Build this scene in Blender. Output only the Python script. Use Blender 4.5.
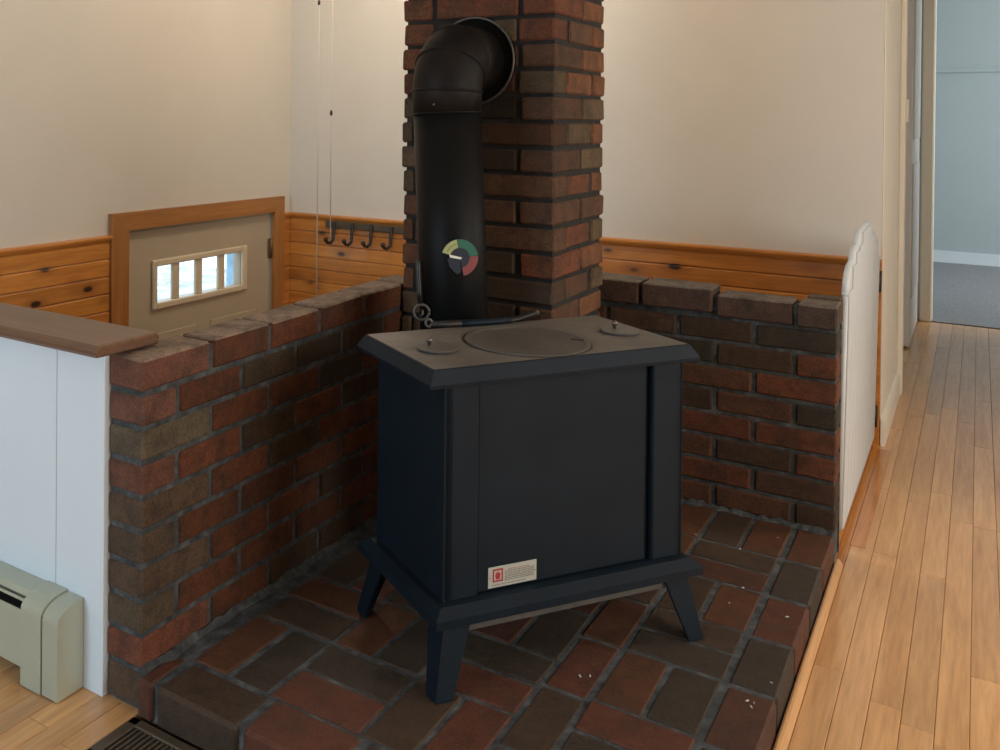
import bpy, math, random
from mathutils import Vector, Matrix
R = math.radians
for o in list(bpy.data.objects): bpy.data.objects.remove(o)
sc = bpy.context.scene
COL = sc.collection
random.seed(7)

# ------------------------------------------------------------------ camera
cd = bpy.data.cameras.new('camera'); cam = bpy.data.objects.new('camera', cd); COL.objects.link(cam)
yaw, pit, rol = R(34.949), R(0.464), R(0.493)
fw = Vector((-math.sin(yaw)*math.cos(pit), math.cos(yaw)*math.cos(pit), -math.sin(pit)))
rt = Vector((math.cos(yaw), math.sin(yaw), 0)); up = rt.cross(fw)
rt2 = rt*math.cos(rol) + up*math.sin(rol); up2 = up*math.cos(rol) - rt*math.sin(rol)
cam.matrix_world = Matrix(((rt2.x, up2.x, -fw.x, 1.33506), (rt2.y, up2.y, -fw.y, -1.31766), (rt2.z, up2.z, -fw.z, 1.16986), (0, 0, 0, 1)))
cd.sensor_width = 36; cd.lens = 945.323*36/1000
cd.shift_x = (500-318.827)/1000; cd.shift_y = (124.935-375)/1000
cd.clip_start = 0.05
sc.camera = cam

# ------------------------------------------------------------------ exposure, world, lights
vs = sc.view_settings
vs.view_transform = 'Standard'; vs.look = 'None'; vs.gamma = 1; vs.use_curve_mapping = False
vs.exposure = 0.17
w = bpy.data.worlds.new('world'); sc.world = w; w.use_nodes = True
wn = w.node_tree.nodes; wl = w.node_tree.links
bg = wn['Background']; bg.inputs[0].default_value = (0.74, 0.88, 1.0, 1); bg.inputs[1].default_value = 2.0

def area(name, loc, target, sx, sy, power, col):
    l = bpy.data.lights.new(name, 'AREA'); l.shape = 'RECTANGLE'; l.size = sx; l.size_y = sy; l.energy = power; l.color = col
    o = bpy.data.objects.new(name, l); COL.objects.link(o); o.location = loc
    o.rotation_euler = (Vector(target)-Vector(loc)).to_track_quat('-Z', 'Y').to_euler(); return o
LIGHTS = dict(rear=(76, (0.60, 0.81, 1.0)), right=(62, (1.0, 0.955, 0.89)), hall=(50, (1.0, 0.94, 0.86)), blue=(70, (0.96, 0.98, 0.98)))
area('window_light_rear', (-0.9, -4.3, 1.35), (-0.9, 0, 1.0), 1.8, 1.3, *LIGHTS['rear'])
area('window_light_right', (3.9, 0.2, 1.45), (0, 0.6, 1.0), 2.2, 1.3, *LIGHTS['right'])
area('hall_fill_light', (3.9, 3.4, 1.45), (1.0, 3.4, 0.2), 0.9, 1.3, *LIGHTS['hall'])  # added fill to brighten the hall, not a known window
area('window_light_bedroom', (3.9, 6.6, 1.5), (1.2, 6.9, 0.9), 1.6, 1.3, *LIGHTS['blue'])
l = bpy.data.lights.new('stair_ceiling_lamp', 'POINT'); l.energy = 22; l.color = (1.0, 0.86, 0.69); l.shadow_soft_size = 0.12
o = bpy.data.objects.new('stair_ceiling_lamp', l); COL.objects.link(o); o.location = (-0.55, 1.9, 2.2)

# ------------------------------------------------------------------ mesh collector
LIT_DUST = (.30, .215, .17)  # dusty tan, with the stair lamp's glancing light painted into the brick tops
def lit_dust_tops(t, zmin, col=LIT_DUST):
    for i, f in enumerate(t.f):
        if t.m[i] == 0 and len(f) == 4 and all(t.v[q][2] > zmin for q in f): t.c[i] = col
class MB:
    def __init__(s): s.v = []; s.f = []; s.c = []; s.m = []; s.sm = []
    def add(s, vs_, fs, col=(1, 1, 1), mat=0, smooth=False):
        b = len(s.v); s.v += [tuple(p) for p in vs_]
        for f in fs:
            s.f.append([b+i for i in f]); s.c.append(col); s.m.append(mat); s.sm.append(smooth)
    def box(s, x0, x1, y0, y1, z0, z1, ch=0.0, col=(1, 1, 1), mat=0, jit=0.0, M=None, rnd=random):
        lo = (min(x0, x1), min(y0, y1), min(z0, z1)); hi = (max(x0, x1), max(y0, y1), max(z0, z1))
        if ch <= 0:
            P = [Vector((hi[0] if i & 1 else lo[0], hi[1] if i & 2 else lo[1], hi[2] if i & 4 else lo[2])) for i in range(8)]
            F = [(0, 2, 3, 1), (4, 5, 7, 6), (0, 1, 5, 4), (2, 6, 7, 3), (0, 4, 6, 2), (1, 3, 7, 5)]
        else:
            P = []; idx = {}
            for i in range(8):
                sg = [(1 if i & (1 << k) else -1) for k in range(3)]
                j = [rnd.uniform(-jit, jit) for _ in range(3)]
                for ax in range(3):
                    p = []
                    for k in range(3):
                        e = hi[k] if sg[k] > 0 else lo[k]
                        p.append(e + j[k]*(0.5 if k == ax else 1) - (0 if k == ax else sg[k]*ch))
                    idx[(i, ax)] = len(P); P.append(Vector(p))
            F = []
            for ax in range(3):
                a, b = [k for k in range(3) if k != ax]
                for sd in (0, 1):
                    q = []
                    for (sa, sb) in ((0, 0), (1, 0), (1, 1), (0, 1)):
                        q.append(idx[((sd << ax) | (sa << a) | (sb << b), ax)])
                    fl = (ax != 1)
                    if (sd == 0) == fl: q.reverse()
                    F.append(q)
            for i in range(8):
                q = [idx[(i, 0)], idx[(i, 1)], idx[(i, 2)]]
                if bin(i).count('1') % 2 == 0: q.reverse()
                F.append(q)
            for e in range(3):
                a, b = [k for k in range(3) if k != e]
                for sa in (0, 1):
                    for sb in (0, 1):
                        i0 = (sa << a) | (sb << b); i1 = i0 | (1 << e)
                        q = [idx[(i0, a)], idx[(i1, a)], idx[(i1, b)], idx[(i0, b)]]
                        F.append(q)
        if M is not None: P = [M @ p for p in P]
        s.add(P, F, col, mat)
    def prism(s, poly, axis, a0, a1, col=(1, 1, 1), mat=0, M=None, smooth=False):
        """poly: 2D points in the plane of the other two axes (cyclic order of axes kept)"""
        n = len(poly); P = []
        for a in (a0, a1):
            for (p, q) in poly:
                v = {0: (a, p, q), 1: (p, a, q), 2: (p, q, a)}[axis]
                P.append(Vector(v))
        if M is not None: P = [M @ p for p in P]
        F = [list(range(n))[::-1], list(range(n, 2*n))]
        s.add(P, F, col, mat)
        b = len(s.v)-2*n
        for i in range(n):
            j = (i+1) % n
            s.f.append([b+i, b+j, b+n+j, b+n+i]); s.c.append(col); s.m.append(mat); s.sm.append(smooth)
    def loft(s, rings, col=(1, 1, 1), mat=0, smooth=True, cap=True, closed=True):
        n = len(rings[0]); P = [p for r_ in rings for p in r_]; F = []
        for k in range(len(rings)-1):
            for i in range(n if closed else n-1):
                j = (i+1) % n
                F.append((k*n+i, k*n+j, (k+1)*n+j, (k+1)*n+i))
        b = len(s.v); s.add(P, F, col, mat, smooth)
        if cap:
            s.f.append([b+i for i in range(n)][::-1]); s.c.append(col); s.m.append(mat); s.sm.append(False)
            s.f.append([b+(len(rings)-1)*n+i for i in range(n)]); s.c.append(col); s.m.append(mat); s.sm.append(False)
    def tube(s, pts, rad, n=24, col=(1, 1, 1), mat=0, cap=True):
        pts = [Vector(p) for p in pts]
        rads = rad if isinstance(rad, (list, tuple)) else [rad]*len(pts)
        rings = []; prev = None
        for i, p in enumerate(pts):
            a = pts[max(i-1, 0)]; b = pts[min(i+1, len(pts)-1)]
            if i > 0 and i < len(pts)-1:
                t = ((p-a).normalized()+(b-p).normalized())
                t = t.normalized() if t.length > 1e-6 else (b-a).normalized()
            else: t = (b-a).normalized()
            if prev is None:
                h = Vector((0, 0, 1)) if abs(t.z) < 0.9 else Vector((0, 1, 0))
                u = t.cross(h).normalized()
            else:
                u = (prev - t*prev.dot(t)).normalized()
            prev = u; v = t.cross(u)
            rings.append([p + (u*math.cos(2*math.pi*k/n)+v*math.sin(2*math.pi*k/n))*rads[i] for k in range(n)])
        s.loft(rings, col, mat, True, cap)
    def lathe(s, prof, origin=(0, 0, 0), n=32, col=(1, 1, 1), mat=0, M=None, smooth=True, cap=True):
        rings = []
        for (r_, z) in prof:
            ring = [Vector((r_*math.cos(2*math.pi*k/n), r_*math.sin(2*math.pi*k/n), z)) for k in range(n)]
            if M is not None: ring = [M @ p for p in ring]
            rings.append([p+Vector(origin) for p in ring])
        s.loft(rings, col, mat, smooth, cap)
    def build(s, name, mats, parent=None, M=None):
        me = bpy.data.meshes.new(name)
        V = s.v
        if M is not None: V = [M @ Vector(p) for p in V]
        me.from_pydata(V, [], s.f)
        if not isinstance(mats, (list, tuple)): mats = [mats]
        for m_ in mats: me.materials.append(m_)
        me.polygons.foreach_set('material_index', s.m)
        me.polygons.foreach_set('use_smooth', s.sm)
        at = me.color_attributes.new('tint', 'FLOAT_COLOR', 'CORNER')
        buf = []
        for f, c in zip(s.f, s.c): buf += [c[0], c[1], c[2], 1.0]*len(f)
        at.data.foreach_set('color', buf)
        me.validate(); me.update()
        import bmesh
        bm = bmesh.new(); bm.from_mesh(me); bmesh.ops.recalc_face_normals(bm, faces=bm.faces); bm.to_mesh(me); bm.free()
        ob = bpy.data.objects.new(name, me); COL.objects.link(ob)
        if parent is not None: ob.parent = parent
        return ob
def tag(o, label=None, cat=None, group=None, kind=None):
    if label: o['label'] = label
    if cat: o['category'] = cat
    if group: o['group'] = group
    if kind: o['kind'] = kind
    return o
def empty(name, loc, label, cat, group=None, rz=0):
    o = bpy.data.objects.new(name, None); COL.objects.link(o); o.location = loc; o.rotation_euler = (0, 0, rz); o.empty_display_size = .05
    return tag(o, label, cat, group)
def struct(mb, name, mats, parent=None, label=None):
    o = mb.build(name, mats, parent)
    if parent is None: o['kind'] = 'structure'
    if label: o['label'] = label
    return o
def local(parent, *a):   # offset an absolute mesh into a parent's frame (parents are unrotated)
    return Matrix.Translation(-Vector(parent.location))

# ------------------------------------------------------------------ materials
def new_mat(name):
    m = bpy.data.materials.new(name); m.use_nodes = True
    nt = m.node_tree; b = nt.nodes['Principled BSDF']
    return m, nt.nodes, nt.links, b
def noise(n, l, scale, detail=4, rough=.55, vec=None, dist=0):
    t = n.new('ShaderNodeTexNoise'); t.inputs['Scale'].default_value = scale; t.inputs['Detail'].default_value = detail
    t.inputs['Roughness'].default_value = rough; t.inputs['Distortion'].default_value = dist
    if vec is not None: l.new(vec, t.inputs['Vector'])
    return t
def ramp(n, l, fac, stops):
    r_ = n.new('ShaderNodeValToRGB'); e = r_.color_ramp.elements
    while len(e) < len(stops): e.new(.5)
    for i, (p, c) in enumerate(stops):
        e[i].position = p; e[i].color = (c[0], c[1], c[2], 1) if isinstance(c, (tuple, list)) else (c, c, c, 1)
    l.new(fac, r_.inputs[0]); return r_
def mix(n, l, a, b, fac, typ='MIX'):
    m = n.new('ShaderNodeMix'); m.data_type = 'RGBA'; m.blend_type = typ; m.clamp_factor = True
    def put(sock, v):
        if isinstance(v, (int, float)): sock.default_value = v
        elif isinstance(v, (tuple, list)): sock.default_value = (v[0], v[1], v[2], 1)
        else: l.new(v, sock)
    put(m.inputs[0], fac); put(m.inputs[6], a); put(m.inputs[7], b); return m.outputs[2]
def objc(n, l, sc_=(1, 1, 1)):
    t = n.new('ShaderNodeTexCoord'); mp = n.new('ShaderNodeMapping'); mp.inputs['Scale'].default_value = sc_
    l.new(t.outputs['Object'], mp.inputs['Vector']); return mp.outputs[0]
def bump(n, l, b, h, strength=.3, dist=.002):
    bp = n.new('ShaderNodeBump'); bp.inputs['Strength'].default_value = strength; bp.inputs['Distance'].default_value = dist
    l.new(h, bp.inputs['Height']); l.new(bp.outputs[0], b.inputs['Normal'])
def simple(name, col, rough=.5, metal=0, nz=.06, scale=12, bstr=0, coat=0):
    m, n, l, b = new_mat(name); v = objc(n, l)
    t = noise(n, l, scale, 5, .6, v)
    r_ = ramp(n, l, t.outputs[0], [(.3, tuple(c*(1-nz) for c in col)), (.7, tuple(min(1, c*(1+nz)) for c in col))])
    l.new(r_.outputs[0], b.inputs['Base Color']); b.inputs['Roughness'].default_value = rough; b.inputs['Metallic'].default_value = metal
    b.inputs['Coat Weight'].default_value = coat
    if bstr:
        t2 = noise(n, l, scale*6, 4, .6, v); bump(n, l, b, t2.outputs[0], bstr, .002)
    return m
def brick_mat(name, speck=.35, grime=.35, rough=.85, dark=(.80, .78, .70)):
    m, n, l, b = new_mat(name); v = objc(n, l)
    at = n.new('ShaderNodeVertexColor'); at.layer_name = 'tint'
    big = noise(n, l, 15, 4, .6, v); fine = noise(n, l, 190, 3, .8, v); mid = noise(n, l, 45, 5, .7, v)
    c = mix(n, l, at.outputs[0], (.035, .028, .023), ramp(n, l, big.outputs[0], [(.42, 0), (.66, grime)]).outputs[0])
    c = mix(n, l, c, ramp(n, l, fine.outputs[0], [(.34, .45), (.5, 1.0), (.68, 1.5)]).outputs[0], speck, 'MULTIPLY')
    c = mix(n, l, c, dark, 1.0, 'MULTIPLY')
    c = mix(n, l, c, ramp(n, l, mid.outputs[0], [(.3, .6), (.5, 1), (.75, 1.35)]).outputs[0], .6, 'MULTIPLY')
    l.new(c, b.inputs['Base Color']); b.inputs['Roughness'].default_value = rough; b.inputs['Specular IOR Level'].default_value = .3
    add = n.new('ShaderNodeMath'); l.new(fine.outputs[0], add.inputs[0]); l.new(mid.outputs[0], add.inputs[1])
    bump(n, l, b, add.outputs[0], .8, .003)
    return m
M_BRICK = brick_mat('red and brown brick', .6, .6)
M_TILE = brick_mat('hearth brick', .35, .45, .68, (.98, .88, .78))
def mortar_mat():
    m, n, l, b = new_mat('dark mortar'); v = objc(n, l)
    t = noise(n, l, 30, 6, .7, v)
    l.new(ramp(n, l, t.outputs[0], [(.35, (.026, .029, .030)), (.52, (.060, .067, .070)), (.72, (.13, .14, .14))]).outputs[0], b.inputs['Base Color'])
    b.inputs['Roughness'].default_value = .95; bump(n, l, b, t.outputs[0], .9, .006); return m
M_MORTAR = mortar_mat()
M_MORTARD = simple('sooty dark mortar', (.014, .013, .012), .95, 0, .6, 30, .5)
M_WALL = simple('cream wall paint', (.63, .58, .505), .75, 0, .025, 3, .12)
M_WALL2 = simple('hall cream paint', (.85, .79, .67), .6, 0, .02, 3, .1)
M_CEIL = simple('white ceiling paint', (.78, .76, .72), .8, 0, .02, 3)
M_WHITE = simple('white painted panel', (.70, .79, .86), .42, 0, .02, 2, .05)
M_DOORW = simple('white door paint', (.74, .72, .70), .4, 0, .02, 4)
M_GATE = simple('white gate paint', (.55, .58, .585), .45, 0, .03, 5)
M_BLUE = simple('pale blue wall paint', (.41, .49, .525), .7, 0, .02, 3)
M_DOOR = simple('beige steel door paint', (.46, .39, .28), .5, 0, .025, 4)
M_DOORTRIM = simple('pale door window trim', (.66, .56, .40), .4, 0, .03, 8)
M_HEATER = simple('cream enamel heater metal', (.40, .425, .335), .3, 0, .04, 6, 0, .3)
M_DARK = simple('dark gap metal', (.02, .02, .02), .7, 0, .1, 10)
M_REG = simple('brown metal register', (.095, .075, .052), .4, .3, .15, 20)
M_HINGE = simple('worn brass hinge', (.20, .13, .07), .4, .7, .2, 40)
M_IRON = simple('dark iron', (.030, .028, .027), .42, .5, .25, 60, .15)
M_CORD = simple('white braided cord', (.62, .55, .47), .8, 0, .05, 60)
M_SEAM = simple('panel seam', (.42, .46, .48), .7, 0, .05, 30)

def wood(name, axis, c1, c2, c3, rough=.4, knots=True, tint=True, coat=0, gs=1.0):
    m, n, l, b = new_mat(name)
    sc_ = [26*gs, 26*gs, 26*gs]; sc_[axis] = 1.6*gs
    v = objc(n, l, tuple(sc_))
    at = n.new('ShaderNodeVertexColor'); at.layer_name = 'tint'
    off = n.new('ShaderNodeVectorMath'); off.operation = 'MULTIPLY_ADD'
    l.new(at.outputs[0], off.inputs[0]); off.inputs[1].default_value = (37, 53, 71); l.new(v, off.inputs[2])
    g = noise(n, l, 1.0, 5, .62, off.outputs[0], .6)
    g2 = noise(n, l, 4.2, 3, .6, off.outputs[0], .3)
    r_ = ramp(n, l, g.outputs[0], [(.28, c1), (.5, c2), (.74, c3)])
    c = mix(n, l, r_.outputs[0], ramp(n, l, g2.outputs[0], [(.3, .72), (.6, 1.08)]).outputs[0], .55, 'MULTIPLY')
    if tint: c = mix(n, l, c, at.outputs[0], .85, 'MULTIPLY')
    if knots:
        ks = [12, 12, 12]; ks[axis] = 5.5
        kv = objc(n, l, tuple(ks)); vo = n.new('ShaderNodeTexVoronoi'); vo.inputs['Scale'].default_value = 1.0; vo.inputs['Randomness'].default_value = 1
        l.new(kv, vo.inputs['Vector'])
        kf = ramp(n, l, vo.outputs['Distance'], [(.10, 1.0), (.17, 0.0)])
        halo = ramp(n, l, vo.outputs['Distance'], [(.12, .45), (.42, 0)])
        c = mix(n, l, c, (.16, .05, .012), halo.outputs[0]); c = mix(n, l, c, (.03, .012, .006), kf.outputs[0])
    l.new(c, b.inputs['Base Color']); b.inputs['Roughness'].default_value = rough; b.inputs['Coat Weight'].default_value = coat; b.inputs['Coat Roughness'].default_value = .15
    bump(n, l, b, g2.outputs[0], .12, .001)
    return m
PINE = ((.44, .160, .030), (.57, .225, .046), (.68, .30, .070))
M_PINE_X = wood('knotty pine boards running across', 0, *PINE, rough=.35, coat=.2)
M_PINE_Y = wood('knotty pine boards running deep', 1, *PINE, rough=.35, coat=.2)
M_PINE_CAP = wood('pine cap moulding', 0, *PINE, rough=.35, knots=False, coat=.2)
M_PINE_CAPY = wood('pine cap moulding deep', 1, *PINE, rough=.35, knots=False, coat=.2)
M_TRIMX = wood('pine casing across', 1, (.30, .12, .032), (.38, .16, .045), (.45, .20, .06), knots=False, rough=.4)
M_TRIMZ = wood('pine casing upright', 2, (.30, .12, .032), (.38, .16, .045), (.45, .20, .06), knots=False, rough=.4)
M_OAK = wood('oak strip floor', 1, (.56, .285, .115), (.67, .37, .16), (.76, .445, .21), knots=False, rough=.33, coat=.35)
M_ORANGE = wood('orange stained oak', 1, (.42, .15, .03), (.56, .22, .05), (.66, .29, .07), knots=False, rough=.25, coat=.5)
M_CAP = wood('brown stained ledge wood', 0, (.095, .045, .024), (.135, .066, .036), (.17, .088, .050), knots=False, rough=.38, coat=.15)
def carpet():
    m, n, l, b = new_mat('grey blue carpet'); v = objc(n, l)
    t = noise(n, l, 70, 5, .8, v)
    l.new(ramp(n, l, t.outputs[0], [(.3, (.16, .17, .19)), (.7, (.34, .36, .39))]).outputs[0], b.inputs['Base Color']); b.inputs['Roughness'].default_value = 1
    bump(n, l, b, t.outputs[0], .6, .006); return m
M_CARPET = carpet()
def stove_mat(name, base, dust, lo, hi, rough, spec=.28):
    m, n, l, b = new_mat(name); v = objc(n, l)
    t = noise(n, l, 7, 6, .65, v); f = noise(n, l, 240, 2, .7, v)
    c = mix(n, l, base, dust, ramp(n, l, t.outputs[0], [(lo, 0), (hi, 1)]).outputs[0])
    c = mix(n, l, c, ramp(n, l, f.outputs[0], [(.35, .7), (.7, 1.35)]).outputs[0], .5, 'MULTIPLY')
    l.new(c, b.inputs['Base Color']); b.inputs['Roughness'].default_value = rough; b.inputs['Specular IOR Level'].default_value = spec
    bump(n, l, b, f.outputs[0], .18, .001); return m
M_STOVE = stove_mat('blue black stove paint', (.0052, .0104, .0162), (.0092, .0160, .0235), .35, .75, .5, .16)
M_STOVETOP = stove_mat('dusty cast iron top', (.105, .092, .080), (.18, .155, .130), .35, .7, .55)
M_LID = stove_mat('cast iron lid', (.085, .077, .069), (.14, .124, .107), .35, .7, .45)
M_PIPE = stove_mat('matt black pipe', (.0035, .0038, .0042), (.007, .0065, .006), .4, .75, .5, .14)
M_ELBOW = stove_mat('scorched elbow', (.005, .0043, .004), (.018, .012, .009), .42, .7, .55, .15)
M_SHIELD = simple('dull steel shield', (.085, .080, .070), .6, .1, .2, 20)
M_STEEL = simple('worn steel rim', (.10, .092, .084), .45, .6, .2, 40)
M_KNOB = simple('nickel knob', (.14, .12, .10), .4, .7, .1, 40)
def flat(name, col, rough=.5): return simple(name, col, rough, 0, .04, 60)
M_YEL = flat('gauge yellow', (.36, .37, .16)); M_GRN = flat('gauge green', (.02, .125, .08)); M_RED = flat('gauge red', (.23, .05, .048)); M_NAVY = flat('gauge navy', (.010, .016, .030)); M_NEEDLE = flat('gauge needle', (.75, .72, .62))
M_PLATE = flat('rating plate metal', (.40, .40, .35), .4); M_PRED = flat('plate red print', (.35, .02, .03)); M_PTXT = flat('plate grey print', (.16, .16, .13)); M_PTXR = flat('plate pink print', (.38, .17, .13))
def glass():
    m, n, l, b = new_mat('clear pane glass')
    b.inputs['Transmission Weight'].default_value = 1; b.inputs['Roughness'].default_value = 0; b.inputs['IOR'].default_value = 1.05
    b.inputs['Base Color'].default_value = (.95, .98, 1, 1); return m
M_GLASS = glass()
M_SOIL = simple('grass outside', (.60, .62, .60), .9, 0, .4, 3)
M_LEAF = simple('tree leaves', (.62, .72, .74), .7, 0, .3, 4)
M_SIDING = simple('blue grey siding', (.30, .46, .60), .6, 0, .2, 8)

# ------------------------------------------------------------------ dimensions shared
H0, HT = .078, .690           # hearth top, half wall top
XD, YB = -1.617, 2.65         # door wall, stair back wall
XH = 1.055                    # hall wall face
ZC = 2.44
ZW = .675                     # wainscot top
ZL = -1.33                    # landing floor

# ------------------------------------------------------------------ floor
fl = MB(); PW = .0555
rf = random.Random(3)
def plank_tint(rf):
    b = rf.uniform(.84, 1.08); h = rf.uniform(-.045, .05)
    if rf.random() < .10: b *= .86; h -= .04
    return (min(1.2, b*(1+h*.4)), b, b*(1-h))
def planks(x0, x1, y0, y1):
    k = math.floor((x0-1.0555)/PW); x = 1.0555 + k*PW
    while x < x1-1e-4:
        a, b = max(x, x0), min(x+PW, x1)
        if b-a > .003:
            y = y0 - rf.uniform(0, 1.0)
            while y < y1:
                L = rf.uniform(.45, 1.5); s_, e_ = max(y, y0), min(y+L, y1)
                if e_-s_ > .01: fl.box(a+.0004, b-.0004, s_+.0004, e_-.0006, -.02, 0, .0012, plank_tint(rf))
                y += L
        x += PW
planks(XD, -.0001, -4.5, .05)
planks(0, 1.0555, -4.5, -.024)
planks(.90, 1.0555, 3.45, 5.29)
planks(1.0555, 4.0, -4.5, 5.28)
fl.box(XD-.1, 4.1, -4.6, -.02, -.16, -.0185, 0, (.25, .15, .1))
fl.box(1.05, 4.1, -.02, 5.3, -.16, -.0185, 0, (.25, .15, .1))
fl.box(.45, 1.05, 3.2, 5.3, -.16, -.0185, 0, (.25, .15, .1))
fl.box(-.12, 1.05, -.02, 1.6, -.16, -.0185, 0, (.2, .12, .08))
struct(fl, 'floor', M_OAK)
t = MB(); rr = random.Random(9)
prof = [(1.0365, -.02), (1.0365, .014), (1.0385, .0185), (1.042, .0195), (1.047, .018), (1.052, .010), (1.0553, .002), (1.0553, -.02)]
t.prism([(a, b) for a, b in prof], 1, -.02, 1.505, (.82, .8, .76)); struct(t, 'trim_1', M_OAK, label='oak border strip along the right edge of the brick hearth')
t = MB(); t.box(1.032, 1.0555, 1.51, 2.66, -.03, .0005, .002, (.9, .9, .9)); t.box(1.0556, 1.092, 1.66, 2.60, -.012, .0012, .001, (1, 1, 1))
t.box(1.0, 1.032, 1.60, 2.648, -.028, .0005, .004, (.95, .95, .95))
struct(t, 'trim_2', M_ORANGE, label='orange stained oak nosing at the top of the stairs below the gate')

# ------------------------------------------------------------------ room shell
def wall(name, mat, *boxes, label=None):
    t = MB()
    for b_ in boxes: t.box(*b_)
    return struct(t, name, mat, label=label)
wall('wall_back', M_WALL, (XD-.1, XH-.004, YB, YB+.1, ZL, ZC))
DY0, DY1, DZT = 1.489, 2.495, .687
wall('wall_left', M_WALL, (XD-.1, XD, -4.6, DY0-.01, ZL, ZC), (XD-.1, XD, DY1+.01, YB, ZL, ZC), (XD-.1, XD, DY0-.01, DY1+.01, DZT+.01, ZC))
wall('wall_hall', M_WALL2, (XH-.1, XH, YB+.1, 3.50, -.16, ZC), (XH-.003, XH, YB-.001, YB+.1, -.16, ZC), (XH-.1, XH, 3.50, 4.42, 2.06, ZC), (XH-.1, 1.006, 4.42, 5.3, -.16, ZC), (XH-.6, XH-.5, 3.3, 4.6, -.16, ZC))
wall('wall_front', M_WALL, (XD-.1, 4.1, -4.6, -4.5, -.1, ZC))
wall('wall_right', M_WALL, (4.0, 4.1, -4.6, 9, -.1, ZC))
wall('wall_right_hall', M_WALL2, (2.1, 2.2, 2.65, 5.3, -.1, ZC), (2.2, 4.0, 2.65, 2.75, -.1, ZC) if False else (2.1, 2.2, 2.65, 2.75, -.1, ZC))
wall('wall_hall_end', M_WALL2, (XH, 1.062, 5.3, 5.42, -.1, ZC), (2.0, 4.0, 5.3, 5.42, -.1, ZC), (1.062, 2.0, 5.3, 5.42, 2.08, ZC))
wall('wall_bedroom', M_BLUE, (.0, 4.0, 8.15, 8.25, -.1, ZC), (.0, .1, 5.42, 8.15, -.1, ZC), (.1, XH, 5.32, 5.42, -.1, ZC))
wall('ceiling', M_CEIL, (XD-.1, 4.1, -4.6, 8.25, ZC, ZC+.1))
wall('floor_bedroom', M_CARPET, (.0, 4.0, 5.30, 8.15, -.1, .004))
wall('baseboard_bedroom', M_WHITE, (.1, 4.0, 8.132, 8.15, .004, .098))
t = MB(); t.box(.1, 4, 8.132, 8.15, 1.585, 1.627, .005); t.box(.1, 4, 8.14, 8.15, 1.627, 1.65, .002); struct(t, 'trim_3', M_BLUE, label='pale blue picture rail across the far blue wall')
t = MB(); t.prism([(XH, 0), (XH+.014, 0), (XH+.014, .075), (XH+.009, .09), (XH, .094)], 1, 2.64, 3.858) if False else None
t = MB()
bp = [(0, .0), (.014, .0), (.014, .078), (.008, .092), (0, .096)]
t.prism([(XH+a, b) for a, b in bp], 1, 2.64, 3.42)
struct(t, 'baseboard_hall', M_WALL2)
# casing of the hall door and the door leaf standing open
t = MB(); t.box(XH, XH+.020, 3.42, 3.502, 0, 2.1, .004); t.box(XH-.1, XH-.0, 3.502, 3.514, 0, 2.06, .002); struct(t, 'trim_4', M_WALL2, label='cream casing of the hall doorway beside the stairs')
dr = empty('door_2', (1.02, 4.44, 0), None, None); dr['kind'] = 'structure'
t = MB(); t.box(1.010, 1.050, 4.42, 5.20, .012, 2.04, .003)
t.build('door_leaf', M_DOORW, dr, local(dr))
t = MB(); t.box(1.050, 1.056, 4.50, 5.12, .25, .95, .006); t.box(1.050, 1.056, 4.50, 5.12, 1.08, 1.9, .006); t.build('raised_panel', M_DOORW, dr, local(dr))
hg = MB()
for z in (1.22,): hg.box(XH+.001, XH+.022, 3.49, 3.515, z-.05, z+.05, .002); hg.tube([(XH+.022, 3.515, z-.05), (XH+.022, 3.515, z+.05)], .006, 10)
struct(hg, 'trim_5', M_WALL2, label='painted butt hinge on the hall door casing')
t = MB(); t.box(XH+.004, 1.115, 5.272, 5.30, 0, 2.1, .004); t.box(1.062, 1.118, 5.296, 5.42, 0, 2.08, .002)
t.box(1.06, 2.05, 5.272, 5.30, 2.06, 2.15, .004); t.box(1.985, 2.05, 5.272, 5.30, 0, 2.1, .004)
struct(t, 'trim_6', M_WALL2, label='cream casing of the doorway into the blue carpeted room')

# stairwell below floor level
wall('wall_stairwell_near', M_WALL, (-.095, 1.04, 1.500, 1.595, ZL, -.001))
wall('wall_stairwell_side', M_WALL, (-.095, -.005, .0, 1.50, ZL, -.001))
wall('wall_stairwell_front', M_WALL, (XD, -.095, -.10, -.005, ZL, -.02))
wall('wall_stairwell_top', M_WALL, (XH-.05, XH-.01, 1.6, 2.65, ZL, -.16))
wall('floor_landing', M_OAK, (XD, 1.0, -.02, YB, ZL-.1, ZL))
st = empty('staircase', (1.0, 2.1, ZL), 'oak stairs going down from the white gate to the entry landing', 'stairs')
for k in range(6):
    z = -.19*(k+1); t = MB(); t.box(1.0-.25*(k+1)-.02, 1.0-.25*k, 1.598, 2.645, z-.03, z, .006, (.9, .9, .9)); t.build('tread', M_OAK, st, local(st))
    t = MB(); t.box(1.0-.25*(k+1)-.0, 1.0-.25*(k+1)+.02, 1.598, 2.645, z-.16, z-.03, 0); t.build('riser', M_WHITE, st, local(st))

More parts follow.
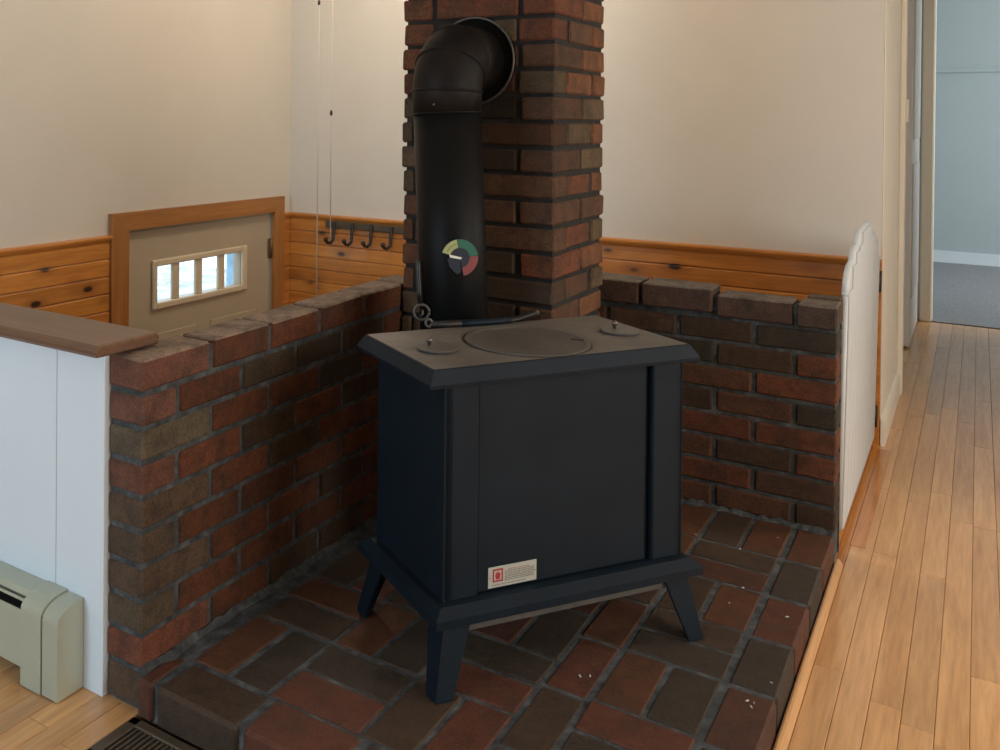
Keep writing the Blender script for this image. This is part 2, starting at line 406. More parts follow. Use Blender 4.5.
# ------------------------------------------------------------------ pine wainscot
def board_rows(t, horiz, a0, a1, z0, z1, pitch, face, sgn, seed):
    rw = random.Random(seed); z = z1
    while z > z0:
        zb = max(z-pitch, z0); tn = rw.uniform(.82, 1.08); tc = (tn, tn*rw.uniform(.93, 1.03), tn*rw.uniform(.85, 1.0))
        f0, f1 = face, face+sgn*.012
        if horiz == 0: t.box(a0, a1, f0, f1, zb+.0008, z-.0008, .0042, tc)
        else: t.box(f0, f1, a0, a1, zb+.0008, z-.0008, .0042, tc)
        z = zb
def cap_profile(): return [(0, 0), (.014, 0), (.018, .006), (.024, .012), (.026, .020), (.024, .026), (0, .027)]
t = MB(); board_rows(t, 0, XD, .942, ZL, ZW-.027, .064, YB, -1, 4)
t.box(.943, XH-.004, YB-.014, YB, -.16, ZW-.027, .002, (.86, .82, .78))
P = cap_profile(); t.prism([(YB-a, ZW-.027+b) for a, b in P], 0, XD, XH-.004, (.95, .9, .85), 1)
struct(t, 'trim_7', [M_PINE_X, M_PINE_CAP], label='knotty pine wainscot with moulded cap along the stair back wall')
t = MB(); board_rows(t, 1, -.0, 1.392, ZL, ZW-.027, .072, XD, 1, 5)
board_rows(t, 1, 2.575, YB-.012, ZL, ZW-.027, .064, XD, 1, 4)
for (a, b) in ((0, 1.392), (2.575, YB)): t.prism([(XD+p, ZW-.027+q) for p, q in P], 1, a, b, (.95, .9, .85), 1)
struct(t, 'trim_8', [M_PINE_Y, M_PINE_CAPY], label='knotty pine wainscot on the entry door wall')

# ------------------------------------------------------------------ entry door with its casing
t = MB(); x1 = XD+.022
t.prism([(1.393, .762), (1.4895, .6868), (2.4965, .6868), (2.575, .762)], 0, XD, x1)
struct(t, 'trim_9', M_TRIMX, label='pine head casing over the beige entry door')
t = MB(); t.prism([(1.392, ZL), (1.489, ZL), (1.489, .6865), (1.392, .762)], 0, XD, x1)
struct(t, 'trim_10', M_TRIMZ, label='pine left side casing of the beige entry door')
t = MB(); t.prism([(2.497, ZL), (2.575, ZL), (2.575, .762), (2.497, .6865)], 0, XD, x1)
struct(t, 'trim_12', M_TRIMZ, label='pine hinge side casing of the beige entry door')
d = empty('door_1', (XD, 1.99, ZL), None, None); d['kind'] = 'structure'
WX0, WX1, WZ0, WZ1 = 1.678, 2.262, .345, .508
t = MB(); dx0, dx1 = XD-.055, XD-.012
for b_ in ((1.493, WX0, ZL+.01, .672), (WX1, 2.491, ZL+.01, .672), (WX0, WX1, WZ1, .672), (WX0, WX1, ZL+.01, WZ0)):
    t.box(dx0, dx1, b_[0], b_[1], b_[2], b_[3])
t.build('door_slab', M_DOOR, d, local(d))
t = MB()
for (a, b) in ((1.60, 1.95), (2.04, 2.39)):
    for (z0_, z1_) in ((-1.05, -.35), (-.2, .212)):
        t.box(dx1-.001, dx1+.006, a, b, z0_, z1_, .005)
        t.box(dx1+.004, dx1+.010, a+.03, b-.03, z0_+.03, z1_-.03, .005)
t.build('raised_panel', M_DOOR, d, local(d))
t = MB(); f0 = dx1; 
for (a, b, z0_, z1_) in ((1.652, 1.680, .318, .537), (2.262, 2.300, .318, .537), (1.6795, 2.2625, .508, .537), (1.6795, 2.2625, .318, .347)):
    t.box(f0-.0005, f0+.016, a, b, z0_, z1_, .005)
fr = t.build('window_frame', M_DOORTRIM, d, local(d))
for yc in (1.805, 1.958, 2.117):
    t = MB(); t.box(f0-.012, f0+.006, yc-.023, yc+.023, .3465, .5085, .004); t.build('mullion', M_DOORTRIM, d, local(d))
t = MB(); t.box(f0-.018, f0-.014, 1.679, 2.261, .346, .507); t.build('pane', M_GLASS, d, local(d))
t = MB()
for z in (.50, -1.1, -.3): t.box(XD-.010, XD-.002, 2.474, 2.496, z-.05, z+.05, .002); t.tube([(XD+.0, 2.494, z-.05), (XD+.0, 2.494, z+.05)], .006, 10)
t.build('hinge', M_HINGE, d, local(d))
t = MB(); t.box(XD-.1, XD-.01, DY0-.009, DY0+.003, ZL, .675); t.box(XD-.1, XD-.01, 2.492, DY1+.009, ZL, .675); t.box(XD-.1, XD-.01, DY0-.009, DY1+.009, .674, .696)
struct(t, 'trim_11', M_DOOR, label='jamb of the entry door')
# outside, seen through the small door window
t = MB(); t.box(-14, XD-.3, -6, 12, -1.75, -1.65, 0); struct(t, 'ground', M_SOIL)
sd = MB()
for k in range(8): sd.box(-3.0, -2.96, 4.78-k*.13-.12, 4.78-k*.13, -1.65, 2.2, .012)
tag(sd.build('porch_siding', M_SIDING), 'blue grey upright boards outside, through the right pane of the door window', 'siding')
rt_ = random.Random(21); tr = empty('tree', (-7.5, 5.0, -1.65), 'hazy leafy tree outside, seen through the small door window', 'tree')
t = MB(); t.tube([(-7.5, 5.0, -1.65), (-7.45, 5.05, 0), (-7.5, 4.9, 1.2)], [.16, .12, .06], 10); t.build('trunk', M_CAP, tr, local(tr))
t = MB()
for k in range(900):
    a = rt_.uniform(0, 6.283); r_ = 1.8*math.sqrt(rt_.random()); z = .6+rt_.gauss(0, .75)
    c = Vector((-7.5+r_*math.cos(a), 5.0+r_*1.5*math.sin(a), z)); q = Matrix.Rotation(rt_.uniform(0, 6.28), 4, Vector((rt_.gauss(0, 1), rt_.gauss(0, 1), rt_.gauss(0, 1))).normalized())
    s_ = rt_.uniform(.03, .08)
    t.add([c+q @ Vector(p) for p in ((-s_*1.6, 0, 0), (0, -s_*.6, .01), (s_*1.6, 0, 0), (0, s_*.6, .01))], [(0, 1, 2, 3)])
t.build('foliage', M_LEAF, tr, local(tr))

# ------------------------------------------------------------------ brickwork
rb = random.Random(11)
PAL = [((.155, .052, .024), 5), ((.128, .046, .022), 4), ((.175, .060, .030), 2), ((.090, .053, .030), 3), ((.070, .048, .030), 2), ((.080, .040, .022), 2)]
def bcol(rnd, pal=PAL, v=.12):
    tot = sum(w_ for _, w_ in pal); x = rnd.uniform(0, tot)
    for c, w_ in pal:
        x -= w_
        if x <= 0: break
    k = rnd.uniform(1-v, 1+v); return (c[0]*k, c[1]*k, c[2]*k)
J = .005
def brick(t, x0, x1, y0, y1, z0, z1, col=None, jx=.0015, rnd=rb, ch=.0035, pal=PAL):
    o = rnd.uniform(-jx, jx); p = rnd.uniform(-jx, jx)
    t.box(x0+J+o, x1-J+o, y0+p, y1+p, z0+J, z1-J*.6, ch, col or bcol(rnd, pal), 0, .0012, rnd=rnd)
NC = 9; PC = (HT-H0)/NC
# left half wall: x -.095..0, y 0..1.0
t = MB(); BW = .203
J = .0058
RP, RP2, OL, BR, BR2 = (.20, .085, .062), (.19, .088, .066), (.15, .12, .085), (.125, .08, .056), (.11, .075, .054)
endc = [RP, RP2, OL, (.18, .078, .055), BR, BR2, BR, (.115, .085, .058), (.21, .075, .047), BR]
rowscol = {}
for k in range(NC+1):
    z1 = HT-PC*k; z0 = HT-PC*(k+1) if k < NC else 0.0
    if k == NC: z1 = H0
    y = 0.0 if k % 2 == 0 else -BW/2
    while y < 1.12:
        a, b = max(y, 0.0), min(y+BW, 1.12)
        c = None
        col = endc[k] if a == 0.0 else bcol(rb)
        if b-a > .03:
            t.box(-.095+rb.uniform(-.001, .001), rb.uniform(-.0015, .0015), a+(J if a > 0 else 0), b-J, z0+J, z1-(J*.95 if k else 0)+(rb.uniform(-.001, .001) if k == 0 else 0), .004, col, 0, .0012, rnd=rb)
        y += BW
lit_dust_tops(t, HT-.0095)
t.box(-.0915, -.0045, .0045, 1.119, .0, HT-.008, 0, (1, 1, 1), 1)
t.v = [(p[0], p[1], p[2]*(1+.016*p[1])) for p in t.v]
lw = tag(t.build('brick_half_wall', [M_BRICK, M_MORTAR]), 'long brick half wall left of the stove, ending beside the white panel', 'wall', 'brick half walls around the hearth')
# right half wall: x ..1.035, y 1.504..1.6
t = MB(); XR, YR, XL = 1.035, 1.504, .36; HR = .682; PR = (HR-H0)/NC
RD, RD2, RBn, BN, DK, DK2 = (.155, .056, .030), (.135, .048, .026), (.115, .052, .030), (.095, .050, .032), (.055, .044, .032), (.070, .042, .028)
RW = {1: (DK, DK2, BN), 2: (RD, DK2, DK), 3: (RD, RBn, DK), 4: (DK, RBn, DK2), 5: (RD, RD2, BN), 6: (RD, DK2, RBn), 7: (BN, RD2, RD), 8: (DK2, RBn, RBn)}
for k in range(NC):
    z1 = HR-PR*k; z0 = z1-PR
    x = XR-(BW/2 if k % 2 == 0 else BW)
    xe = XR; n = 0
    while xe > XL:
        a = max(x, XL); col = bcol(rb)
        if k and n < 3: kk = rb.uniform(.93, 1.08); col = tuple(c*kk for c in RW[k][n])
        dz = 0; dy = rb.uniform(-.002, .002); top = 0
        if k == 0:
            dy = -.012+rb.uniform(-.003, .003); col = (.090, .050, .037) if xe < XR else (.085, .055, .042)
            if a < .60: dy = -.022; top = .014; dz = .010
        if xe-a > .02: t.box(a+J, xe-(J if xe < XR else 0), YR+dy, YR+.095, z0+J+dz, z1-(J*.8 if k else 0)+top, .004, col, 0, .0016, rnd=rb)
        xe = x; x -= BW; n += 1
lit_dust_tops(t, HR-.0095, (.17, .135, .11))
t.box(.950, 1.034, YR+.0955, YR+.135, HR-PR+.004, HR+.007, .004, (.12, .08, .06))
t.box(XL, XR-.004, YR+.006, YR+.092, 0, HR-.011, 0, (1, 1, 1), 1)
t.box(XL, XR, YR+.092, YR+.0955, 0, HR-.03, 0, (1, 1, 1), 1)
tag(t.build('brick_half_wall', [M_BRICK, M_MORTAR]), 'short brick half wall right of the stove, ending at the white gate', 'wall', 'brick half walls around the hearth')
# chimney
t = MB(); CX0, CX1, CY0, CY1 = .004, .447, 1.0, 1.385; PZ = .0681
CP = [((.160, .062, .032), 4), ((.195, .074, .036), 3), ((.125, .082, .048), 3), ((.10, .066, .040), 3), ((.13, .056, .032), 3)]
def soot_and_shade(x, z, col):  # soot stain plus the pipe's shade, both painted into the front brick colours
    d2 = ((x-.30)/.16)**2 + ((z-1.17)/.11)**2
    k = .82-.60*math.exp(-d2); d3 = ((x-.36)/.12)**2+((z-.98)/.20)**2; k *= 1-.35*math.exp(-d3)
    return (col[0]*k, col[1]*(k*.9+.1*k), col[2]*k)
OBc, RDc, OLc, BRc, DBc = (.195, .082, .040), (.185, .064, .033), (.130, .088, .050), (.125, .062, .036), (.070, .042, .028)
RC = {-2: (BRc, OBc, OLc, DBc), -1: (DBc, BRc, OLc, DBc), 0: (RDc, OBc, OBc, DBc), 1: (BRc, RDc, OLc, BRc), 2: (BRc, BRc, BRc, BRc), 3: (BRc, RDc, OBc, BRc), 4: (BRc, OLc, OBc, DBc),
      5: (OBc, OLc, OBc, DBc), 6: (BRc, OLc, OLc, DBc), 7: (OLc, OBc, OBc, RDc), 8: (BRc, OBc, OBc, BRc), 9: (RDc, BRc, OBc, OLc), 10: (RDc, OBc, RDc, RDc), 11: (OBc, RDc, OLc, BRc)}
z = .754-PZ*11; k = 11 % 2
row = -11
while z < ZC-.0:
    z1 = min(z+PZ, ZC); A = (row % 2 == 0)     # A: header of the side stretcher shows at the front corner
    def cb(x0, x1, y0, y1, frontx=None, c=None):
        if c is None: c = bcol(rb, CP, .15)
        else: kk = rb.uniform(.93, 1.07); c = tuple(v_*kk for v_ in c)
        if frontx is not None: c = soot_and_shade(frontx, z, c)
        dx = rb.uniform(-.0035, .0035); dy = rb.uniform(-.0035, .003); J = .0058
        t.box(x0+dx+(J if x0 > CX0+.001 else 0), x1+dx-(J if x1 < CX1-.001 else 0), y0+dy+(J if y0 > CY0+.001 else 0), y1+dy-(J if y1 < CY1-.001 else 0), z+J, z1-J*.75, .005, c, 0, .0024, rnd=rb)
    if A:
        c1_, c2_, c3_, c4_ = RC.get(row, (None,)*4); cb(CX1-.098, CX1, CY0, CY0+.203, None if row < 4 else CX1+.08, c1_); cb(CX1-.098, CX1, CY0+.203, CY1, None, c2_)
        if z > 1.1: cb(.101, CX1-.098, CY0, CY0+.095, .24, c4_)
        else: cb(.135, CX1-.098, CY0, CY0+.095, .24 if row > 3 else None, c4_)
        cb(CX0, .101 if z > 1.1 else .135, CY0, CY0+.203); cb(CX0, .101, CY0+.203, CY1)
    else:
        c1_, c2_, c3_, c4_ = RC.get(row, (None,)*4)
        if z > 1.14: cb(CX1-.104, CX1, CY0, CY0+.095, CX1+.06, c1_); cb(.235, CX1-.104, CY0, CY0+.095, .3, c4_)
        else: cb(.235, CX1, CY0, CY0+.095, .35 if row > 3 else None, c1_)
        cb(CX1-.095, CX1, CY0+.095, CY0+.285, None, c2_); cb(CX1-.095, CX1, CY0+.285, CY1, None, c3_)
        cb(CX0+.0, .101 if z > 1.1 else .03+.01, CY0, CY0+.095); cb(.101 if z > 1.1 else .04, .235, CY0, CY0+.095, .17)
        cb(CX0, CX0+.095, CY0+.095, CY0+.285); cb(CX0, CX0+.095, CY0+.285, CY1)
    cb(CX0+.098, CX0+.22, CY1-.095, CY1); cb(CX0+.22, CX1-.098, CY1-.095, CY1)
    z += PZ; row += 1
t.box(CX0+.009, CX1-.0045, CY0+.008, CY1-.013, 0, ZC, 0, (1, 1, 1), 1)
tag(t.build('chimney', [M_BRICK, M_MORTARD]), 'square brick chimney rising behind the stove, darkened around the pipe', 'chimney')

# hearth
M_SPECK = simple('dried paint flecks', (.45, .43, .38), .6)
SPECKS = [(.735, 1.291), (.847, 1.272), (.915, 1.40), (.894, 1.06), (1.0, .978), (1.016, .69), (.989, .601), (1.001, .602), (.999, .586), (.705, .494), (.721, .506), (.883, .967)]
t = MB(); rh = random.Random(5)
TR, TR2, TB, TG, TO = (.105, .041, .026), (.084, .038, .026), (.060, .041, .028), (.047, .038, .030), (.100, .044, .023)
TP = [(TR, 4), (TR2, 3), (TB, 4), (TG, 3), (TO, 3)]
g = .0052
def tile(x0, x1, y0, y1, col=None, z0=None):
    col = col or bcol(rh, TP, .1); dz = rh.uniform(-.0012, .0012)
    k = rh.uniform(.92, 1.08); col = tuple(c*k for c in col)
    if x1 > .447+.001 or y1 < 1.0 or True:
        t.box(x0+g, x1-g, y0+g, y1-g, .02 if z0 is None else z0, H0+dz, .0032, col, 0, .0018, rnd=rh)
xs = [.045, .144, .244, .343, .448, .552, .652]
known = {('V', 0, 0, 0): TO, ('V', 0, 0, 1): TG, ('H', 2, 0, 0): TR, ('H', 2, 0, 1): TG, ('V', 4, 0, 0): TB, ('V', 4, 0, 1): TR, ('H', 0, 2, 0): TB, ('H', 0, 2, 1): TO,
         ('V', 2, 2, 0): TO, ('V', 2, 2, 1): TG, ('H', 4, 2, 0): TR, ('H', 4, 2, 1): TG, ('V', 0, 4, 0): TB, ('V', 4, 4, 0): TR2, ('V', 4, 4, 1): TG}
yb = [.090+.2125*i for i in range(7)] + [1.503]
yb = [.090, .306, .519, .730, .940, 1.15, 1.36, 1.503]
for m_ in range(7):
    for kx in range(3):
        x0, xm, x1 = xs[2*kx], xs[2*kx+1], xs[2*kx+2]; y0, y1 = yb[m_], yb[m_+1]; ym = (y0+y1)/2
        if y0 > .95 and x1 < .46: continue
        if (kx+m_) % 2 == 0 or m_ == 6:
            tile(x0, xm, y0, y1, known.get(('V', 2*kx, 2*m_, 0))); tile(xm, x1, y0, y1, known.get(('V', 2*kx, 2*m_, 1)))
        else:
            tile(x0, x1, y0, ym, known.get(('H', 2*kx, 2*m_, 0))); tile(x0, x1, ym, y1, known.get(('H', 2*kx, 2*m_, 1)))
ys6 = [.090, .215, .428, .640, .852, 1.062, 1.277, 1.503]; c6 = [TR2, TB, TR, TO, TB, TO, TO]
for i in range(7): tile(.652, .745, ys6[i], ys6[i+1], c6[i])
ys7 = [.090, .225, .437, .645, .857, 1.062, 1.277, 1.503]
for i in range(7):
    y0, y1 = ys7[i], ys7[i+1]
    if i in (0, 2, 4, 6):
        cc = {0: (TB, TG), 2: (TO, TG), 4: (TB, TO), 6: (TB, TO)}[i]
        tile(.745, .843, y0, y1, cc[0]); tile(.843, .941, y0, y1, cc[1])
    else:
        cc = {1: (TG, TR), 3: (TG, TB), 5: (TR2, TB)}[i]; ym = (y0+y1)/2
        tile(.745, .941, y0, ym, cc[0]); tile(.745, .941, ym, y1, cc[1])
ys9 = [-.018, .215, .425, .640, .849, 1.060, 1.277, 1.503]; c9 = [TR2, TB, TR2, TG, TR, TG, TO]
for i in range(7):
    t.box(.941+g+.001, 1.0345, ys9[i]+g, ys9[i+1]-g, .0, H0+rh.uniform(-.001, .001), .006, c9[i], 0, .0013, rnd=rh)
xf = [.002, .052, .263, .468, .672, .80, .941]; cf = [TR, TB, TR, TB, TR2, TG]
for i in range(6): t.box(xf[i]+g, xf[i+1]-g, -.018, .088, .0, H0+rh.uniform(-.001, .001), .007, cf[i], 0, .002, rnd=rh)
t.box(.004, .045-g*.5, .09, 1.0, .02, H0-.004, 0, (1, 1, 1), 1)
t.box(.0035, 1.029, -.010, .994, 0, H0-.0028, 0, (1, 1, 1), 1); t.box(.452, 1.029, .994, 1.498, 0, H0-.0028, 0, (1, 1, 1), 1)
rg_ = random.Random(8)
def fillet(p0, p1, nx, ny, n=40):
    rings = []
    for i in range(n+1):
        u = i/n; x = p0[0]+(p1[0]-p0[0])*u; y = p0[1]+(p1[1]-p0[1])*u; w_ = rg_.uniform(.008, .022); h_ = rg_.uniform(.006, .015)
        rings.append([Vector((x, y, H0-.006)), Vector((x+nx*w_, y+ny*w_, H0-.001)), Vector((x+nx*w_*.4, y+ny*w_*.4, H0+h_*.4)), Vector((x, y, H0+h_))])
    t.loft(rings, mat=1, smooth=False)
fillet((.001, .0), (.001, .995), 1, 0); fillet((.46, 1.5035), (1.03, 1.5035), 0, -1)
for (x, y) in SPECKS:
    a_ = rg_.uniform(.0012, .0030); ph = rg_.uniform(0, 3.1)
    M_ = Matrix.Translation((x, y, H0+.0012)) @ Matrix.Rotation(ph, 4, 'Z') @ Matrix.Diagonal((1.8, .8, 1, 1))
    t.lathe([(a_, -.001), (a_*.7, .0006), (.0003, .0010)], (0, 0, 0), 8, (1, 1, 1), 2, M=M_)
tag(t.build('brick_hearth', [M_TILE, M_MORTAR, M_SPECK]), 'raised brick hearth paved in red and brown bricks under the stove', 'hearth')

# ------------------------------------------------------------------ white half wall and ledge
t = MB(); t.box(XD, -.0965, -.012, .075, 0, .6965, .0015); t.box(-.2405, -.2385, -.0126, -.011, 0, .69, 0, (1, 1, 1), 1)
t.box(-.62, -.618, -.0126, -.011, 0, .69, 0, (1, 1, 1), 1); t.box(-1.0, -.998, -.0126, -.011, 0, .69, 0, (1, 1, 1), 1)
struct(t, 'wall_left_half', [M_WHITE, M_SEAM])
t = MB(); zc = .6945
pr = [(-.060, zc+.003), (-.066, zc+.010), (-.067, zc+.016), (-.062, zc+.024), (-.056, zc+.0265), (.098, zc+.0265), (.105, zc+.022), (.108, zc+.014), (.103, zc)]
t.prism(pr, 0, XD+.001, -.070); 
# eased right end
ringA = [Vector((-.070, a, b)) for a, b in pr]; ringB = [Vector((-.060, a*.97+.0, (b-zc-.013)*.62+zc+.013)) for a, b in pr]; ringC = [Vector((-.063, a, b*.0+ (b-zc-.013)*.9+zc+.013)) for a, b in pr]
t.loft([ringA, ringC, ringB], cap=True, smooth=False)
tag(t.build('wooden_ledge', M_CAP), 'brown wooden ledge capping the white half wall at left', 'ledge')

# ------------------------------------------------------------------ baseboard heater
hx1 = -.152
ht = empty('baseboard_heater', (-.6, -.04, 0), 'cream metal baseboard heater along the foot of the white half wall', 'heater')
def hprof(d0, top, fz, n=7, base=.003):
    p = [(-.0125, base), (-.0125, top)]
    yF = -d0
    for i in range(n+1):
        a = math.pi/2*i/n
        p.append((-.024-(d0-.024)*math.sin(a), fz+(top-fz)*math.cos(a)))
    p.append((yF, base)); return p
t = MB(); t.prism(hprof(.080, .186, .155), 0, -.198, hx1); t.build('end_cap', M_HEATER, ht, local(ht))
t = MB(); t.prism(hprof(.083, .189, .160), 0, -.262, -.2005); t.build('joint_cover', M_HEATER, ht, local(ht))
t = MB(); t.box(-.2005, -.198, -.079, -.0128, .004, .160); t.build('gap', M_DARK, ht, local(ht))
t = MB(); hl = XD+.02
t.box(hl, -.262, -.078, -.074, .034, .152, .001); t.build('front_panel', M_HEATER, ht, local(ht))
t = MB(); t.prism([(-.0125, .186), (-.020, .187), (-.056, .184), (-.066, .176), (-.064, .174), (-.055, .181), (-.0125, .183)], 0, hl, -.262)
t.prism([(-.0125, .02), (-.0125, .186), (-.014, .186), (-.014, .02)], 0, hl, -.262); t.build('top_cover', M_HEATER, ht, local(ht))
t = MB(); t.box(hl, -.262, -.072, -.068, .166, .172, .001); t.build('louver', M_HEATER, ht, local(ht))
t = MB(); t.box(hl, -.262, -.060, -.015, .05, .13, .002)
t.build('finned_element', M_DARK, ht, local(ht))

# ------------------------------------------------------------------ floor register
rg = empty('floor_register', (.17, -.1, 0), 'dark brown slotted metal floor register in front of the hearth', 'floor vent')
t = MB(); rx0, rx1, ry0, ry1 = .004, .36, -.155, -.021
for (a, b, c, d_) in ((rx0, rx1, ry1-.022, ry1), (rx0, rx1, ry0, ry0+.022), (rx0, rx0+.024, ry0, ry1), (rx1-.024, rx1, ry0, ry1)): t.box(a, b, c, d_, .0, .006, .0025)
t.build('frame', M_REG, rg, local(rg))
t = MB(); t.box(rx0+.02, rx1-.02, ry0+.018, ry1-.018, .0003, .0012); t.build('backing', M_DARK, rg, local(rg))
x = rx0+.030
while x < rx1-.028:
    t = MB(); t.box(x, x+.0045, ry0+.021, ry1-.021, .001, .0052, .001); t.build('slat', M_REG, rg, local(rg)); x += .0115

# ------------------------------------------------------------------ white gate
GX = 1.028
gt = empty('stair_gate', (GX, 2.12, 0), 'white wooden gate with a scalloped top closing the stairs beside the brick wall', 'gate')
prof = []
def arc(ya, yb_, za, zb, bulge, n=8):
    for i in range(n+1):
        u = i/n; prof.append((ya+(yb_-ya)*u, za+(zb-za)*math.sin(u*math.pi/2)+bulge*0))
gy0, gy1 = 1.650, 2.575; gm = (gy0+gy1)/2
half = [(0, .700), (.010, .730), (.035, .758), (.075, .775), (.135, .778), (.140, .786), (.160, .803), (.205, .812), (.262, .813), (.266, .822), (.285, .838), (.33, .850), (.40, .853), (gm-gy0, .854)]
half = [(a, b-.012) for a, b in half]
ptsg = [(gy0+a, b) for a, b in half] + [(gy1-a, b) for a, b in reversed(half[:-1])]
poly = [(gy0, .040)] + ptsg + [(gy1, .040)]
t = MB(); t.prism(poly, 0, GX-.010, GX+.006)
t.build('panel', M_GATE, gt, local(gt))
def ztop(y):
    for (a, b), (c, d_) in zip(ptsg, ptsg[1:]):
        if a <= y <= c: return b+(d_-b)*(y-a)/(c-a+1e-9)
    return .7
t = MB(); y = gy0+.003
while y < gy1-.05:
    z1 = min(ztop(y+.002), ztop(y+.055)); t.box(GX+.005, GX+.0105, y, y+.083, .042, min(z1, ztop(y+.08))-.004, .002); y += .086
t.build('beadboard', M_GATE, gt, local(gt))
t = MB(); t.tube([(GX-.002, a, b) for a, b in ptsg], .0095, 8); t.tube([(GX-.002, gy0, .042), (GX-.002, gy0, .70)], .008, 8)
t.build('edge_moulding', M_GATE, gt, local(gt))
for z in (.60, .115):
    t = MB(); t.tube([(GX+.008, gy1+.030, z-.038), (GX+.008, gy1+.030, z+.038)], .010, 10); t.box(GX-.004, GX+.0, gy1-.025, gy1+.030, z-.034, z+.034, .001); t.box(GX-.0, GX+.004, gy1+.030, gy1+.050, z-.034, z+.034, .001)
    h_ = t.build('hinge', M_IRON, gt, local(gt)); h_['label'] = 'dark metal hinge'
t = MB(); lx = 1.0375
t.prism([(GX-.030, .630), (GX-.001, .600), (GX-.001, .672), (GX-.018, .662)], 1, 1.640, 1.652); kn = t.build('latch', M_GATE, gt, local(gt))

gt.rotation_euler = (0, R(.9), 0)
# ------------------------------------------------------------------ coat hooks
cr = empty('coat_rack', (-1.14, YB-.014, .63), 'dark rail of four coat hooks on the pine wainscot behind the left brick wall', 'coat rack')
yk = YB-.0125
t = MB(); t.box(-1.378, -.86, yk-.012, yk, .612, .648, .004); t.build('rail', M_REG, cr, local(cr))
for hx in (-1.318, -1.209, -1.098, -.985):
    t = MB(); t.tube([(hx, yk-.012, .640), (hx, yk-.02, .630), (hx, yk-.022, .585), (hx, yk-.027, .555), (hx-.006, yk-.045, .540), (hx-.012, yk-.062, .545), (hx-.014, yk-.068, .560)], [.009, .0085, .008, .008, .008, .008, .009], 10)
    t.lathe([(.001, -.012), (.010, -.008), (.0125, 0), (.010, .008), (.001, .012)], (hx-.014, yk-.070, .560), 12); t.build('hook', M_IRON, cr, local(cr))
# cords
def cord(x, y, zb, kn_z, label):
    o = empty('pull_cord', (x, y, ZC), label, 'cord', 'pull cords over the stairwell')
    t = MB(); t.tube([(x, y, ZC), (x+.002, y, 1.7), (x-.001, y, 1.2), (x+.001, y, zb)], .0028, 8); t.build('string', M_CORD, o, local(o))
    t = MB(); t.lathe([(.002, -.014), (.006, -.010), (.007, 0), (.005, .010), (.002, .014)], (x, y, kn_z), 12); t.build('bead', M_IRON, o, local(o))
    t = MB(); t.lathe([(.002, 0), (.02, -.004), (.02, -.001), (.002, 0)], (x, y, ZC), 12) ; t.build('ceiling_plate', M_IRON, o, local(o))
cord(-1.268, 2.40, .30, 1.72, 'left one of the two thin pull cords, hanging lower past the coat rack')
cord(-1.192, 2.40, .60, 1.191, 'right one of the two thin pull cords, with a small dark bead halfway up')

# ------------------------------------------------------------------ stove
SA = R(56.436)
sv = empty('wood_stove', (.4927, .2765, H0+.0015), 'dark blue grey cast iron wood stove with splayed legs on the brick hearth', 'stove', None, SA)
Wt, Dt, Zt = .6147, .3123, .6912-H0
def sb(t, name, mat, parent=sv, label=None):
    o = t.build(name, mat, parent)
    if label: o['label'] = label
    return o
# top plate with bevelled lip
e = .0150
def rect(a0, a1, b0, b1, z): return [Vector((a0, b0, z)), Vector((a1, b0, z)), Vector((a1, b1, z)), Vector((a0, b1, z))]
t = MB(); rr_ = [rect(-e, Wt+e, -e, Dt+e, Zt-.033), rect(-e-.001, Wt+e+.001, -e-.001, Dt+e+.001, Zt-.026), rect(-.0015, Wt+.0015, -.0015, Dt+.0015, Zt-.0015), rect(.0015, Wt-.0015, .0015, Dt-.0015, Zt)]
t.loft(rr_, smooth=False)
for i, f in enumerate(t.f):
    if all(abs(t.v[q][2]-Zt) < 1e-6 for q in f): t.m[i] = 1
top = sb(t, 'top_plate', [M_STOVE, M_STOVETOP], label='wide dusty grey brown top with bevelled edge')
# firebox body
b0, b1, c0, c1, zb = .0201, .5930, -.0075, .290, .2456-H0
zt = Zt-.033
t = MB(); t.box(b0+.004, b1-.004, c0+.016, c1, zb, zt, .002); sb(t, 'body', M_STOVE)
t = MB(); t.box(b0, .097, c0, c0+.05, zb, zt, .003); sb(t, 'corner_post', M_STOVE)
t = MB(); t.box(.515, b1, c0, c0+.05, zb, zt, .003); sb(t, 'corner_post', M_STOVE)
for (a_, b_) in ((b0-.0005, b0+.02), (b1-.02, b1+.0005)): t = MB(); t.box(a_, b_, c0+.0, c1, zb, zt, .002); sb(t, 'side_panel', M_STOVE)
t = MB(); t.box(.0975, .503, c0+.007, c0+.017, zb+.002, zt-.001, .003); sb(t, 'front_panel', M_STOVE)
# pedestal
pe = .031
t = MB(); t.loft([rect(b0-pe+.006, b1+pe-.006, c0-pe+.006, c1+pe-.006, zb-.036), rect(b0-pe, b1+pe, c0-pe, c1+pe, zb-.032), rect(b0-pe, b1+pe, c0-pe, c1+pe, zb-.0165), rect(b0-.012, b1+.012, c0-.012, c1+.012, zb-.001), rect(b0, b1, c0, c1, zb+.0005)], smooth=False); sb(t, 'pedestal', M_STOVE)
t = MB(); t.box(.062, .548, -.012, .276, zb-.060, zb-.037, .0015); sb(t, 'heat_shield', M_SHIELD, label='dull grey metal shield slung under the base')
